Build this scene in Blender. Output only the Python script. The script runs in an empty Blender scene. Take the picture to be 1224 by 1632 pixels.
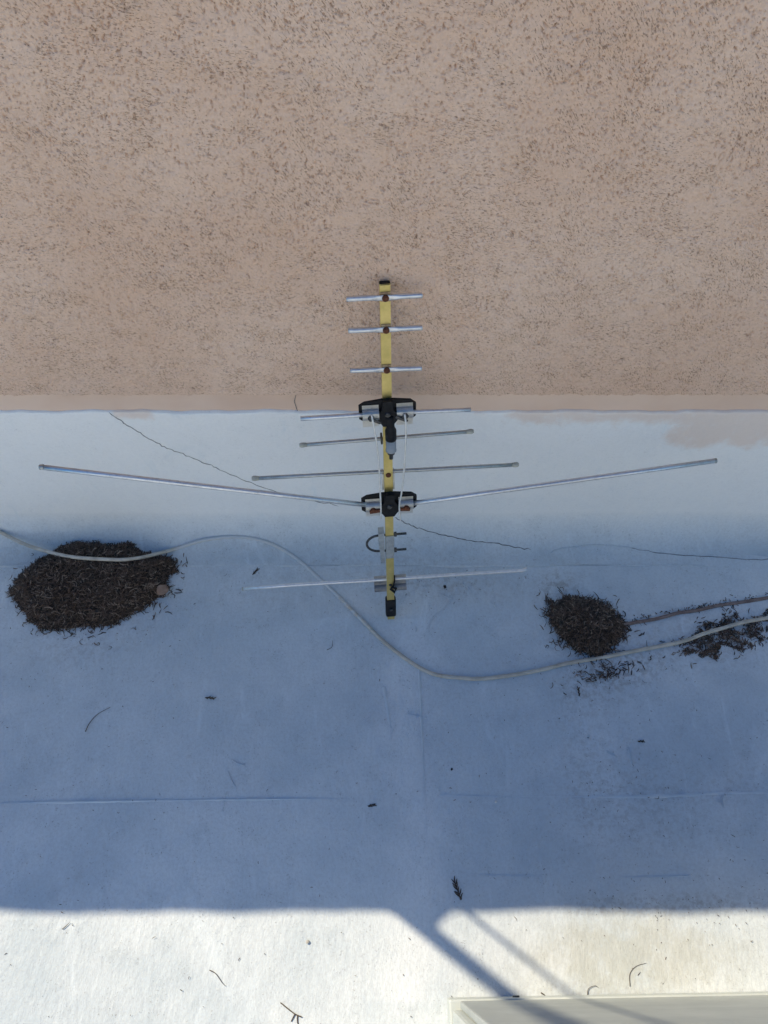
import bpy, bmesh, math, random
import numpy as np
from mathutils import Vector, Matrix

random.seed(7)
RNG = np.random.default_rng(11)
S = bpy.context.scene
C = S.collection
R = math.radians

# ------------------------------------------------------------------ camera
H = 1.60                      # height of the phone above the roof
PITCH = R(61.0)               # looking down
FPX = 1226.0                  # focal length in pixels of the 1224 x 1632 photograph
cam_d = bpy.data.cameras.new('camera')
cam_d.sensor_fit = 'VERTICAL'; cam_d.sensor_height = 36; cam_d.sensor_width = 27
cam_d.lens = 36 * FPX / 1632
cam_d.clip_start = 0.02; cam_d.clip_end = 2000
cam = bpy.data.objects.new('camera', cam_d); C.objects.link(cam)
cam.location = (0, 0, H); cam.rotation_euler = (math.pi / 2 - PITCH, 0, 0)
S.camera = cam

O = np.array([0, 0, H])
FW = np.array([0, math.cos(PITCH), -math.sin(PITCH)])
UP = np.array([0, math.sin(PITCH), math.cos(PITCH)])
def ray(px, py):
    d = FW + np.array([(px - 612) / FPX, 0, 0]) - UP * ((py - 816) / FPX)
    return d / np.linalg.norm(d)
def at_z(px, py, z=0.0):
    d = ray(px, py); return O + d * ((z - H) / d[2])
def at_y(px, py, y):
    d = ray(px, py); return O + d * (y / d[1])

# main distances of the place
YW = float(at_z(612, 846)[1])         # front of the membrane upstand
YB = YW + 0.0025                       # smooth painted band
YS = YB - 0.0095                       # mean stucco face
Z_TOP_MEM = float(at_y(612, 656, YW)[2])
Z_STUC = float(at_y(612, 629, YS)[2])
RC = 0.085                            # cove radius
WALL_H = 1.36; WALL_T = 0.22
Y_FOOT = float(at_z(612, 902)[1])     # edge of the flashing strip on the floor

# ------------------------------------------------------------------ sun and sky
p_edge = at_z(612, 1455)              # where the parapet's shadow ends
sy = (YS - 0.012 - p_edge[1]) / WALL_H
q0 = at_z(655, 1462); q1 = at_z(815, 1592)
sx = sy * (q1[0] - q0[0]) / (q0[1] - q1[1])
sun_dir = Vector((sx, -sy, -1)).normalized()          # the way the light travels
EL = math.asin(-sun_dir.z)
AZ = math.atan2(-sun_dir.x, -sun_dir.y)               # bearing of the sun, clockwise from +Y

W = bpy.data.worlds.new('World'); S.world = W; W.use_nodes = True
nt = W.node_tree; nt.nodes.clear()
sky = nt.nodes.new('ShaderNodeTexSky'); sky.sky_type = 'NISHITA'; sky.sun_disc = False
sky.sun_elevation = EL; sky.sun_rotation = AZ
sky.air_density = 1.0; sky.dust_density = 0.25; sky.ozone_density = 3.0
bg = nt.nodes.new('ShaderNodeBackground'); bg.inputs[1].default_value = 0.143
wo = nt.nodes.new('ShaderNodeOutputWorld')
hs = nt.nodes.new('ShaderNodeHueSaturation'); hs.inputs['Saturation'].default_value = 2.2      # deep clear blue day
nt.links.new(sky.outputs[0], hs.inputs['Color']); nt.links.new(hs.outputs[0], bg.inputs[0]); nt.links.new(bg.outputs[0], wo.inputs[0])

sl = bpy.data.lights.new('sun', 'SUN'); sl.energy = 5.0; sl.angle = R(0.53); sl.color = (1, 0.865, 0.635)
so = bpy.data.objects.new('sun', sl); C.objects.link(so)
so.rotation_euler = sun_dir.to_track_quat('-Z', 'Y').to_euler(); so.location = (-3, 3, 5)

S.view_settings.view_transform = 'Standard'; S.view_settings.look = 'None'
S.view_settings.exposure = 0.20; S.view_settings.gamma = 1.0; S.view_settings.use_curve_mapping = False
S.cycles.use_adaptive_sampling = True; S.cycles.adaptive_threshold = .02
S.cycles.max_bounces = 7; S.cycles.diffuse_bounces = 4

# ------------------------------------------------------------------ helpers
class N:
    """small node-tree writer"""
    def __init__(s, name):
        s.m = bpy.data.materials.new(name); s.m.use_nodes = True
        s.t = s.m.node_tree; s.t.nodes.clear()
        s.out = s.t.nodes.new('ShaderNodeOutputMaterial')
        s.b = s.t.nodes.new('ShaderNodeBsdfPrincipled')
        s.t.links.new(s.b.outputs[0], s.out.inputs[0])
        s.co = s.t.nodes.new('ShaderNodeTexCoord').outputs['Object']
    def set(s, sock, v):
        if hasattr(v, 'is_output'): s.t.links.new(v, sock)
        elif isinstance(v, (tuple, list)) and len(v) == 3 and sock.type == 'RGBA': sock.default_value = (*v, 1)
        else: sock.default_value = v
    def map(s, scale=(1, 1, 1), rot=(0, 0, 0), vec=None):
        n = s.t.nodes.new('ShaderNodeMapping'); s.set(n.inputs[0], vec or s.co)
        n.inputs['Scale'].default_value = scale; n.inputs['Rotation'].default_value = rot
        return n.outputs[0]
    def noise(s, scale, detail=4, rough=.55, vec=None, dist=0):
        n = s.t.nodes.new('ShaderNodeTexNoise'); s.set(n.inputs['Vector'], vec or s.co)
        n.inputs['Scale'].default_value = scale; n.inputs['Detail'].default_value = detail
        n.inputs['Roughness'].default_value = rough; n.inputs['Distortion'].default_value = dist
        return n.outputs[0]
    def vor(s, scale, vec=None, feature='F1'):
        n = s.t.nodes.new('ShaderNodeTexVoronoi'); n.feature = feature
        s.set(n.inputs['Vector'], vec or s.co); n.inputs['Scale'].default_value = scale
        return n.outputs['Distance']
    def attr(s, name):
        n = s.t.nodes.new('ShaderNodeAttribute'); n.attribute_name = name; return n.outputs['Fac']
    def ramp(s, fac, a, b, lo=0.0, hi=1.0):
        n = s.t.nodes.new('ShaderNodeMapRange'); n.interpolation_type = 'SMOOTHSTEP'
        s.set(n.inputs[0], fac); n.inputs[1].default_value = a; n.inputs[2].default_value = b
        n.inputs[3].default_value = lo; n.inputs[4].default_value = hi
        return n.outputs[0]
    def math(s, op, a, b=0.0):
        n = s.t.nodes.new('ShaderNodeMath'); n.operation = op; s.set(n.inputs[0], a); s.set(n.inputs[1], b)
        return n.outputs[0]
    def mix(s, f, a, b, mode='MIX'):
        n = s.t.nodes.new('ShaderNodeMix'); n.data_type = 'RGBA'; n.blend_type = mode
        s.set(n.inputs[0], f); s.set(n.inputs[6], a); s.set(n.inputs[7], b)
        return n.outputs[2]
    def bump(s, h, dist, strength=1.0, prev=None):
        n = s.t.nodes.new('ShaderNodeBump'); s.set(n.inputs['Height'], h)
        n.inputs['Distance'].default_value = dist; n.inputs['Strength'].default_value = strength
        if prev: s.t.links.new(prev, n.inputs['Normal'])
        return n.outputs[0]
    def done(s, col, rough=.6, metal=0.0, normal=None, spec=None):
        s.set(s.b.inputs['Base Color'], col); s.set(s.b.inputs['Roughness'], rough)
        s.set(s.b.inputs['Metallic'], metal)
        if normal: s.t.links.new(normal, s.b.inputs['Normal'])
        if spec is not None: s.b.inputs['Specular IOR Level'].default_value = spec
        return s.m

def link(o, parent=None):
    C.objects.link(o)
    if parent: o.parent = parent
    return o
def pymesh(name, v, f, m, parent=None, smooth=False):
    me = bpy.data.meshes.new(name)
    me.from_pydata([tuple(map(float, p)) for p in v], [], [tuple(q) for q in f]); me.update()
    me.materials.append(m)
    if smooth: me.polygons.foreach_set('use_smooth', [True] * len(me.polygons))
    return link(bpy.data.objects.new(name, me), parent)
def npmesh(name, v, tri, m, parent=None, smooth=False, attrs=None, quads=False):
    k = 4 if quads else 3
    me = bpy.data.meshes.new(name)
    v = np.asarray(v, np.float32); tri = np.asarray(tri, np.int32)
    me.vertices.add(len(v)); me.vertices.foreach_set('co', v.ravel())
    me.loops.add(tri.size); me.loops.foreach_set('vertex_index', tri.ravel())
    me.polygons.add(len(tri)); me.polygons.foreach_set('loop_start', np.arange(0, tri.size, k, dtype=np.int32))
    me.update(calc_edges=True); me.validate()
    if smooth: me.polygons.foreach_set('use_smooth', np.ones(len(tri), bool))
    for a, val in (attrs or {}).items():
        at = me.attributes.new(a, 'FLOAT', 'POINT'); at.data.foreach_set('value', np.asarray(val, np.float32))
    me.materials.append(m)
    return link(bpy.data.objects.new(name, me), parent)
def grid_faces(nr, nc):
    i = np.arange(nr * nc).reshape(nr, nc)
    return np.stack([i[:-1, :-1], i[:-1, 1:], i[1:, 1:], i[1:, :-1]], -1).reshape(-1, 4)
def bm_obj(name, bm, m, parent=None, smooth=False, bevel=0, seg=2):
    if bevel:
        bmesh.ops.bevel(bm, geom=[e for e in bm.edges if len(e.link_faces) == 2 and e.calc_face_angle(0) > 0.6],
                        offset=bevel, segments=seg, affect='EDGES', profile=.6)
    bmesh.ops.recalc_face_normals(bm, faces=bm.faces)
    me = bpy.data.meshes.new(name); bm.to_mesh(me); bm.free(); me.materials.append(m)
    if smooth: me.polygons.foreach_set('use_smooth', [True] * len(me.polygons))
    return link(bpy.data.objects.new(name, me), parent)
def add_box(bm, c, s, rot=None):
    M = Matrix.Translation(c) @ (rot or Matrix()) @ Matrix.Diagonal((*s, 1))
    bmesh.ops.create_cube(bm, size=1, matrix=M)
def add_prism(bm, pts, y0, y1):
    """closed outline in x,z pushed from y0 to y1"""
    a = [bm.verts.new((x, y0, z)) for x, z in pts]; b = [bm.verts.new((x, y1, z)) for x, z in pts]
    bm.faces.new(a); bm.faces.new(b[::-1]); n = len(pts)
    for i in range(n): bm.faces.new((a[i], b[i], b[(i + 1) % n], a[(i + 1) % n]))
def tube_data(pts, rad, seg=10, cap=True, flat=None):
    pts = [Vector(p) for p in pts]; n = len(pts)
    rad = list(rad) if hasattr(rad, '__len__') else [rad] * n
    v, f = [], []; prev = None
    for i, p in enumerate(pts):
        t = (pts[min(i + 1, n - 1)] - pts[max(i - 1, 0)]).normalized()
        if prev is None:
            a = t.cross(Vector((0, 0, 1)));
            if a.length < .1: a = t.cross(Vector((0, 1, 0)))
        else: a = prev - t * prev.dot(t)
        a.normalize(); prev = a; b = t.cross(a)
        for k in range(seg):
            w = 2 * math.pi * k / seg
            v.append(p + (a * math.cos(w) + b * math.sin(w)) * rad[i])
    for i in range(n - 1):
        for k in range(seg):
            k2 = (k + 1) % seg
            f.append((i * seg + k, i * seg + k2, (i + 1) * seg + k2, (i + 1) * seg + k))
    if cap: f.append(tuple(range(seg))[::-1]); f.append(tuple((n - 1) * seg + k for k in range(seg)))
    return v, f
def tube(name, pts, rad, m, parent=None, seg=10, cap=True):
    v, f = tube_data(pts, rad, seg, cap)
    o = pymesh(name, v, f, m, parent)
    for p in o.data.polygons: p.use_smooth = len(p.vertices) == 4
    return o
def spline(pts, n):
    """Catmull-Rom through pts"""
    P = [np.array(p, float) for p in pts]; P = [2 * P[0] - P[1]] + P + [2 * P[-1] - P[-2]]
    out = []
    for i in range(1, len(P) - 2):
        for t in np.linspace(0, 1, n, endpoint=False):
            a, b, c, d = P[i - 1], P[i], P[i + 1], P[i + 2]
            out.append(.5 * ((2 * b) + (c - a) * t + (2 * a - 5 * b + 4 * c - d) * t * t + (-a + 3 * b - 3 * c + d) * t ** 3))
    out.append(P[-2]); return out
def thing(name, label, cat, loc=(0, 0, 0), group=None):
    o = bpy.data.objects.new(name, None); o.empty_display_size = .05; C.objects.link(o)
    o.location = loc; return tag(o, label, cat, group)
def tag(o, label=None, cat=None, group=None, kind=None):
    for k, v in (('label', label), ('category', cat), ('group', group), ('kind', kind)):
        if v: o[k] = v
    return o
def fft_noise(nr, nc, d, lo, hi, seed, ang=None, aniso=1.0):
    """band-limited noise field, wavelengths lo..hi metres"""
    g = np.random.default_rng(seed)
    fy = np.fft.fftfreq(nr, d)[:, None]; fx = np.fft.rfftfreq(nc, d)[None]
    if ang is not None:
        c, s = math.cos(ang), math.sin(ang)
        fx, fy = (fx * c + fy * s), (-fx * s + fy * c) ; fx = fx * aniso
    k = np.sqrt(fx * fx + fy * fy)
    band = np.exp(-(k * lo) ** 2) * (1 - np.exp(-(k * hi) ** 2)) / np.maximum(k, 1e-3) ** .5
    n = np.fft.irfft2(np.fft.rfft2(g.standard_normal((nr, nc))) * band, (nr, nc))
    return n / n.std()

from mathutils.bvhtree import BVHTree
SKIN = []
def surf(px, py, lift=0.0):
    """point of floor, cove or upstand seen at a pixel, lifted off the surface"""
    best = None
    for t in SKIN:
        p, nr, i, dist = t.ray_cast(Vector(O), Vector(ray(px, py)))
        if p is not None and (best is None or dist < best[2]): best = (p, nr, dist)
    p, nr, _ = best
    if nr.dot(Vector(O) - p) < 0: nr = -nr
    return np.array(p + nr * lift)
def skin(o, off=(0, 0, 0)):
    SKIN.append(BVHTree.FromPolygons([v.co + Vector(off) for v in o.data.vertices], [p.vertices[:] for p in o.data.polygons]))

# ------------------------------------------------------------------ materials
def mat_stucco():
    n = N('stucco')
    big = n.noise(3.2, 3, .6); mid = n.noise(26, 3, .65)
    col = n.mix(n.ramp(big, .3, .7), (.70, .485, .365), (.77, .575, .46))
    col = n.mix(n.ramp(mid, .48, .78, 0, .4), col, (.62, .43, .30))
    gr = n.noise(240, 2, .6); col = n.mix(n.ramp(gr, .36, .66, 0, .30), col, (.58, .405, .29))
    # fine drag flecks in two directions: brown grit plus painted-in shade of tiny pits
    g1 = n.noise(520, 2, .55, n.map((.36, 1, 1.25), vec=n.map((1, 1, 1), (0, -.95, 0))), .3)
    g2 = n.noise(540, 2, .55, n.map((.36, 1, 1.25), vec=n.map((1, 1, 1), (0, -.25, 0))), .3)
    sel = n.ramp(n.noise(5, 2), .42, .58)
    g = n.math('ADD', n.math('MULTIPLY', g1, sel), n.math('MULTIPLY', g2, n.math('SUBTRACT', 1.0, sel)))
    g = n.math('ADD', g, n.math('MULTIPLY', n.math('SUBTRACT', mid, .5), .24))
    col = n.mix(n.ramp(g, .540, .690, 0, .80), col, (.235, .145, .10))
    return n.done(col, .92, 0, n.bump(g, .003, -.45), .2)
def mat_paint_band():
    n = N('smooth beige band')
    col = n.mix(n.ramp(n.noise(5, 5), .35, .7), (.70, .50, .385), (.77, .58, .465))
    return n.done(col, .7, 0, n.bump(n.noise(90, 4), .0015, .35), .3)
def mat_membrane(name, w0, w1, c0, c1):
    n = N(name)
    big = n.noise(2.6, 4, .6); mid = n.noise(24, 4, .68); grain = n.noise(330, 2, .5)
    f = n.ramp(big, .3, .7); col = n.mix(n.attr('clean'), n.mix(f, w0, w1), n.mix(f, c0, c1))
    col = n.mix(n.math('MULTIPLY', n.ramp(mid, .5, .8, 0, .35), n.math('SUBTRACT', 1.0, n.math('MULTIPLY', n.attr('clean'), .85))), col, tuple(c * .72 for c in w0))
    fine = n.noise(170, 3, .72)
    col = n.mix(n.math('MULTIPLY', n.ramp(fine, .38, .66, .0, .26), n.math('SUBTRACT', 1.0, n.math('MULTIPLY', n.attr('clean'), .8))), col, (.37, .375, .385))
    scuff = n.noise(13, 4, .75, n.map((1, .35, .35), (0, 0, .6)), 1.2)
    col = n.mix(n.ramp(scuff, .56, .74, 0, .4), col, tuple(min(.9, c * 1.22) for c in w1))
    sp = n.math('MULTIPLY', n.ramp(grain, .62, .72), n.ramp(mid, .40, .66, .1, 1))
    col = n.mix(n.math('MULTIPLY', sp, n.math('SUBTRACT', .65, n.math('MULTIPLY', n.attr('clean'), .45))), col, (.15, .14, .135))
    dn = n.math('MULTIPLY', n.attr('dirt'), n.ramp(n.noise(75, 4, .75), .36, .66, .1, 1.2))
    col = n.mix(n.ramp(dn, .08, .95, 0, .65), col, (.26, .235, .22))
    col = n.mix(n.ramp(n.math('MULTIPLY', n.attr('stain'), n.ramp(mid, .25, .7, .3, 1.2)), .08, 1, 0, .55), col, (.42, .42, .365))
    peel = n.math('ADD', n.attr('peel'), n.math('MULTIPLY', n.math('SUBTRACT', mid, .5), 1.3))
    col = n.mix(n.ramp(peel, .34, .95, 0, .60), col, (.80, .61, .49))
    dab = n.noise(85, 3, .6, n.map((1.0, .45, .45), (0, 0, .35)))
    hgt = n.math('ADD', n.math('MULTIPLY', dab, .0021), n.math('ADD', n.math('MULTIPLY', grain, .00022), n.math('MULTIPLY', mid, .0018)))
    return n.done(col, .5, 0, n.bump(hgt, 1.0, .75), .35)
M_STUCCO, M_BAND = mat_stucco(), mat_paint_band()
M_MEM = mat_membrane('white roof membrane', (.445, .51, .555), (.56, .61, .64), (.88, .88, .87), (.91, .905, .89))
def simple(name, c0, c1, scale, rough=.6, metal=0.0, bump=0.0, spec=None, r1=None):
    n = N(name); f = n.ramp(n.noise(scale, 5, .65), .32, .7)
    return n.done(n.mix(f, c0, c1), n.ramp(n.noise(scale * 2.3, 4), .3, .7, rough, r1 or rough + .12), metal,
                  n.bump(n.noise(scale * 3, 4), .001, bump) if bump else None, spec)
M_SEAM = simple('seam sealant', (.53, .59, .625), (.63, .67, .69), 25, .55, 0, .3)
M_GOLD = simple('gold anodised aluminium', (.58, .48, .18), (.74, .60, .25), 35, .40, .9, .12)
def mat_alu(name, a, b, ox):
    n = N(name); f = n.ramp(n.noise(120, 5, .7), .4, .72)
    col = n.mix(f, a, b); col = n.mix(n.ramp(n.noise(38, 5, .7), .55, .75, 0, ox), col, (.36, .36, .34))
    return n.done(col, n.ramp(n.noise(70, 4), .3, .7, .33, .55), n.ramp(n.noise(55, 4), .35, .75, 1, .7), n.bump(n.noise(400, 3), .0004, .3))
M_ALU = mat_alu('weathered aluminium', (.74, .75, .77), (.62, .63, .66), .5)
M_ALU_D = mat_alu('dull oxidised aluminium', (.50, .51, .50), (.40, .41, .40), .7)
M_CLAMP = simple('bright tinned clamp', (.72, .72, .71), (.86, .86, .84), 90, .28, .75, .15)
M_CLIP = simple('grey zinc clip', (.30, .31, .34), (.52, .51, .50), 45, .42, .6, .2)
M_GALV = mat_alu('galvanised steel', (.46, .50, .52), (.33, .36, .38), .6)
M_BLACK = simple('black weathered plastic', (.007, .0075, .009), (.016, .017, .020), 90, .55, 0, .2, .22)
M_GREY = simple('grey plastic', (.25, .28, .31), (.32, .35, .38), 60, .45)
M_RUST = simple('rust', (.075, .022, .012), (.16, .055, .022), 300, .85, 0, .5)
M_RUSTL = simple('rust bloom', (.42, .25, .13), (.62, .46, .27), 220, .8, .2, .2)
M_WIRE = simple('pale lead wire', (.66, .64, .60), (.80, .78, .74), 80, .4, .3)
M_TAN = simple('pale plastic end cap', (.36, .36, .30), (.50, .49, .42), 80, .6)
M_BOLT = simple('dark steel bolt', (.05, .055, .06), (.13, .13, .13), 200, .5, .8)
M_CRACK = simple('crack', (.09, .09, .095), (.20, .20, .205), 60, .9)
M_CEM = simple('grey mortar', (.36, .34, .31), (.46, .44, .40), 20, .9, 0, .5)
M_COPE = simple('painted coping', (.55, .47, .40), (.66, .58, .50), 14, .85, 0, .4)
M_PANEL = simple('grey painted steel', (.36, .39, .38), (.42, .45, .435), 7, .5, 0, .15)
M_CASE = simple('off white painted steel', (.46, .50, .485), (.54, .575, .555), 9, .45, 0, .15)
M_GROUND = simple('dry earth', (.20, .17, .13), (.30, .26, .20), .2, .95)
M_LEAF = simple('dead leaf', (.32, .20, .14), (.44, .29, .21), 90, .75, 0, .4)
M_MOUND = simple('dark humus', (.03, .021, .016), (.07, .05, .038), 120, .95, 0, .6)
M_WOODY = simple('brown twig', (.055, .04, .03), (.11, .08, .055), 250, .85, 0, .4)
def mat_needle():
    n = N('dry needles'); r = n.attr('tone')
    col = n.mix(n.ramp(r, 0, .75), (.034, .024, .018), (.15, .10, .074))
    col = n.mix(n.ramp(r, .8, 1.0), col, (.34, .26, .20))
    return n.done(col, .72, 0, None, .35)
M_NEEDLE = mat_needle()
def mat_cable():
    n = N('coax sheath'); p = n.attr('paint')
    bare = n.mix(n.ramp(n.noise(45, 5, .7), .35, .7), (.42, .38, .32), (.56, .52, .45))
    bare = n.mix(n.ramp(n.noise(18, 5, .7), .52, .72, 0, .6), bare, (.30, .25, .20))
    f = n.ramp(n.math('ADD', p, n.math('MULTIPLY', n.math('SUBTRACT', n.noise(70, 4), .5), .8)), .4, .6)
    return n.done(n.mix(f, bare, (.50, .52, .53)), .5, 0, n.bump(n.noise(160, 3), .0008, .3))
M_CABLE = mat_cable()
M_MUD = simple('mud caked sheath', (.16, .115, .10), (.26, .20, .18), 60, .9, 0, .7)

# ------------------------------------------------------------------ setting: ground, roof floor, added bounce wall
g = pymesh('ground', [(-900, -900, -6.5), (900, -900, -6.5), (900, 900, -6.5), (-900, 900, -6.5)], [(0, 1, 2, 3)], M_GROUND)
tag(g, kind='structure')

bm = bmesh.new(); add_box(bm, (0, -2.75, -1.25), (9.2, .3, 10.5)); opp = bm_obj('unseen_bounce_wall', bm, simple('white lime paint', (.72, .72, .70), (.78, .78, .76), 3, .9))  # unseen wall added behind the camera to bounce sunlight onto the parapet
tag(opp, kind='structure')
def blob(X, Y, px, py, rx, ry, a=0.0):
    c = at_z(px, py); dx, dy = X - c[0], Y - c[1]
    ca, sa = math.cos(a), math.sin(a)
    return np.exp(-(((dx * ca + dy * sa) / rx) ** 2 + ((-dx * sa + dy * ca) / ry) ** 2))
xs = np.concatenate([np.linspace(-4.5, -1.3, 12)[:-1], np.arange(-1.3, 1.3, .007), np.linspace(1.3, 4.5, 12)])
ys = np.concatenate([np.linspace(-2.7, -.5, 10)[:-1], np.arange(-.5, YW + .03, .007), [YW + WALL_T]])
X, Y = np.meshgrid(xs, ys)
wav = .0016 * np.sin(X * 5.1 + 1.2 * np.sin(Y * 4)) * np.sin(Y * 6.3 + .7) + .0008 * np.sin(X * 17 + Y * 9)
wav *= (np.abs(X) < 1.25) * (Y > -.45)
dirt = (.30 * blob(X, Y, 140, 985, .22, .10) + .35 * blob(X, Y, 935, 1005, .11, .08) + .40 * blob(X, Y, 1150, 1010, .20, .09)
        + .50 * blob(X, Y, 980, 1075, .12, .05, .3) + .26 * blob(X, Y, 950, 1180, .16, .20) + .62 * blob(X, Y, 892, 930, .055, .035) + .28 * blob(X, Y, 420, 950, .13, .07)
        + .42 * blob(X, Y, 640, 925, .20, .05) + .55 * blob(X, Y, 1130, 1440, .17, .022) + .35 * blob(X, Y, 950, 1450, .12, .02)
        + .30 * blob(X, Y, 1050, 1330, .14, .07) + .26 * blob(X, Y, 110, 1050, .16, .06) + .2 * blob(X, Y, 60, 1250, .16, .12)
        + .40 * blob(X, Y, 960, 1580, .20, .03) + .22 * blob(X, Y, 1080, 1250, .2, .06) + .22 * blob(X, Y, 400, 870, .06, .02)
        + .16 * np.exp(-((Y - .80) / .06) ** 2) + .14 * blob(X, Y, 930, 1240, .05, .26) + .25 * blob(X, Y, 760, 940, .14, .05) + .22 * blob(X, Y, 1180, 1200, .08, .2))
stain = (.75 * blob(X, Y, 1000, 1500, .18, .06) + .6 * blob(X, Y, 940, 1535, .14, .05) + .45 * blob(X, Y, 1120, 1540, .14, .06)
         + .40 * blob(X, Y, 890, 925, .06, .04) + .25 * blob(X, Y, 880, 1590, .2, .02))
cl_n = sum(a * np.sin(X * fx + 1.7 * np.sin(Y * fy * .7 + p)) * np.sin(Y * fy + 1.3 * np.sin(X * fx * .6 + 2 * p)) for a, fx, fy, p in ((.5, 7, 9, .3), (.4, 15, 12, 1.1), (.3, 29, 33, 2.2), (.22, 61, 52, .7)))
sc = at_z(655, 1250)[0]
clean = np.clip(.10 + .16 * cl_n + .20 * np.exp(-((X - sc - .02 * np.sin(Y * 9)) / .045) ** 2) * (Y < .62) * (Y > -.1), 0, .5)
V = np.stack([X, Y, wav], -1).reshape(-1, 3)
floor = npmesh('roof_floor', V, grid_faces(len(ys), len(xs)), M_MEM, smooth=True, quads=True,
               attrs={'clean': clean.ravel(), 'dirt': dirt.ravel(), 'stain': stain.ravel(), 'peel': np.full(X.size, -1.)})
tag(floor, kind='structure'); skin(floor)
# raised seams where sheets of membrane overlap, scars of the roller
def seam(pts, w=.004, h=.0005, mat=None):
    P = spline(pts, 14); v, f = [], []
    for i, p in enumerate(P):
        q = P[min(i + 1, len(P) - 1)] - P[max(i - 1, 0)]; q /= np.linalg.norm(q); s = np.array([-q[1], q[0], 0])
        wi = w * (.7 + .6 * random.random()); hi = h * (.5 + .8 * random.random())
        z0 = -.003
        v += [p - s * wi + (0, 0, z0), p + (0, 0, hi + .0012), p + s * wi + (0, 0, z0)]
        if i: k = 3 * i; f += [(k - 3, k, k + 1, k - 2), (k - 2, k + 1, k + 2, k - 1)]
    o = pymesh('membrane_seam' if w >= .0025 else 'scrape', v, f, M_SEAM, floor, True)
    return o
def fl(*pp): return [at_z(*p) for p in pp]
seam(fl((-60, 1281), (150, 1277), (300, 1275), (470, 1273), (600, 1274)))
seam(fl((700, 1268), (880, 1270), (1040, 1269), (1150, 1264), (1290, 1262)), .005)
seam(fl((668, 1060), (674, 1200), (680, 1330), (686, 1440)), .004, .0008)
seam(fl((612, 1095), (618, 1130), (622, 1160)), .006, .0008)
for k in range(26):
    cx, cy = [(700, 935), (640, 960), (940, 1190), (1130, 1265), (780, 960), (330, 1240), (600, 1130)][k % 7]
    x0, y0 = random.gauss(cx, 45), random.gauss(cy, 22); an = random.uniform(-.9, .9) + (math.pi / 2 if k % 3 else 0); ll = random.uniform(8, 34)
    if y0 < 912: y0 = 915 + random.random() * 30
    seam(fl((x0, y0), (x0 + .5 * ll * math.cos(an) + random.gauss(0, 2), y0 + .5 * ll * abs(math.sin(an))), (x0 + ll * math.cos(an), y0 + ll * abs(math.sin(an)))), random.uniform(.0008, .0022), .0003)
seam(fl((735, 1393), (860, 1396), (1000, 1397), (1100, 1396)), .002, .0004)

# ------------------------------------------------------------------ parapet wall
wall = thing('parapet_wall', 'beige stucco parapet wall with white waterproofed base behind the antenna', 'wall', (0, YB, 0))
IW = Matrix.Translation((0, -YB, 0))
def wpart(o): o.data.transform(IW); o.parent = wall; return o
bm = bmesh.new(); add_box(bm, (0, YB + WALL_T / 2 + .001, WALL_H / 2 - 3.25 + .0), (9, WALL_T, WALL_H + 6.5 - .03))
wpart(bm_obj('smooth_band', bm, M_BAND))
bm = bmesh.new(); add_box(bm, (0, YB + WALL_T / 2 - .004, WALL_H - .014), (9, WALL_T + .034, .028))
# straight slab, trowelled unevenly
for k in range(1, 180):
    bmesh.ops.bisect_plane(bm, geom=bm.verts[:] + bm.edges[:] + bm.faces[:], plane_co=(-2.2 + k * .0245, 0, 0), plane_no=(1, 0, 0))
for v in bm.verts:
    if v.co.z > WALL_H - .01: v.co.z += .0022 * math.sin(v.co.x * 11) + .0016 * math.sin(v.co.x * 37 + 1) + random.gauss(0, .0006)
    if v.co.y < YB + .05: v.co.y += .002 * math.sin(v.co.x * 17 + 2) + random.gauss(0, .0006)
wpart(bm_obj('coping', bm, M_COPE))

# scraped render: a fine height field of drag marks
D = .00125; XH = .80
ncx = int(2 * XH / D); nrz = int((1.19 - Z_STUC) / D)
xx = np.linspace(-XH, XH, ncx); zz = np.linspace(Z_STUC, 1.19, nrz)
hgt = .00042 * fft_noise(nrz, ncx, D, .0016, .007, 3) + .0007 * fft_noise(nrz, ncx, D, .02, .12, 4)
ori = 1.1 * fft_noise(nrz, ncx, D, .10, .5, 5); dens = fft_noise(nrz, ncx, D, .025, .22, 6)
cnt = 0
for _ in range(90000):
    c = int(RNG.integers(8, ncx - 8)); r = int(RNG.integers(8, nrz - 8))
    if RNG.random() > 1 / (1 + math.exp(-.7 * (dens[r, c] - .3))): continue
    a = -.75 + .55 * ori[r, c] + RNG.normal(0, .35)
    if zz[r] < Z_STUC + .25: a *= .25 + .75 * (zz[r] - Z_STUC) / .25
    L = RNG.gamma(1.8, .00055) + .0005; wd = RNG.uniform(.00035, .0007) + (.0005 if RNG.random() < .06 else 0); dp = .0006 + .0050 * RNG.random() ** 2
    k = 5; dz, dx = np.mgrid[-k:k + 1, -k:k + 1] * D
    ca, sa = math.cos(a), math.sin(a)
    u = dx * ca + dz * sa; v = -dx * sa + dz * ca + 40 * u * u * RNG.normal(0, .5)
    hgt[r - k:r + k + 1, c - k:c + k + 1] -= dp * np.exp(-(u / L) ** 2 - (v / wd) ** 2)
hgt = np.maximum(hgt, -.0078)
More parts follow.
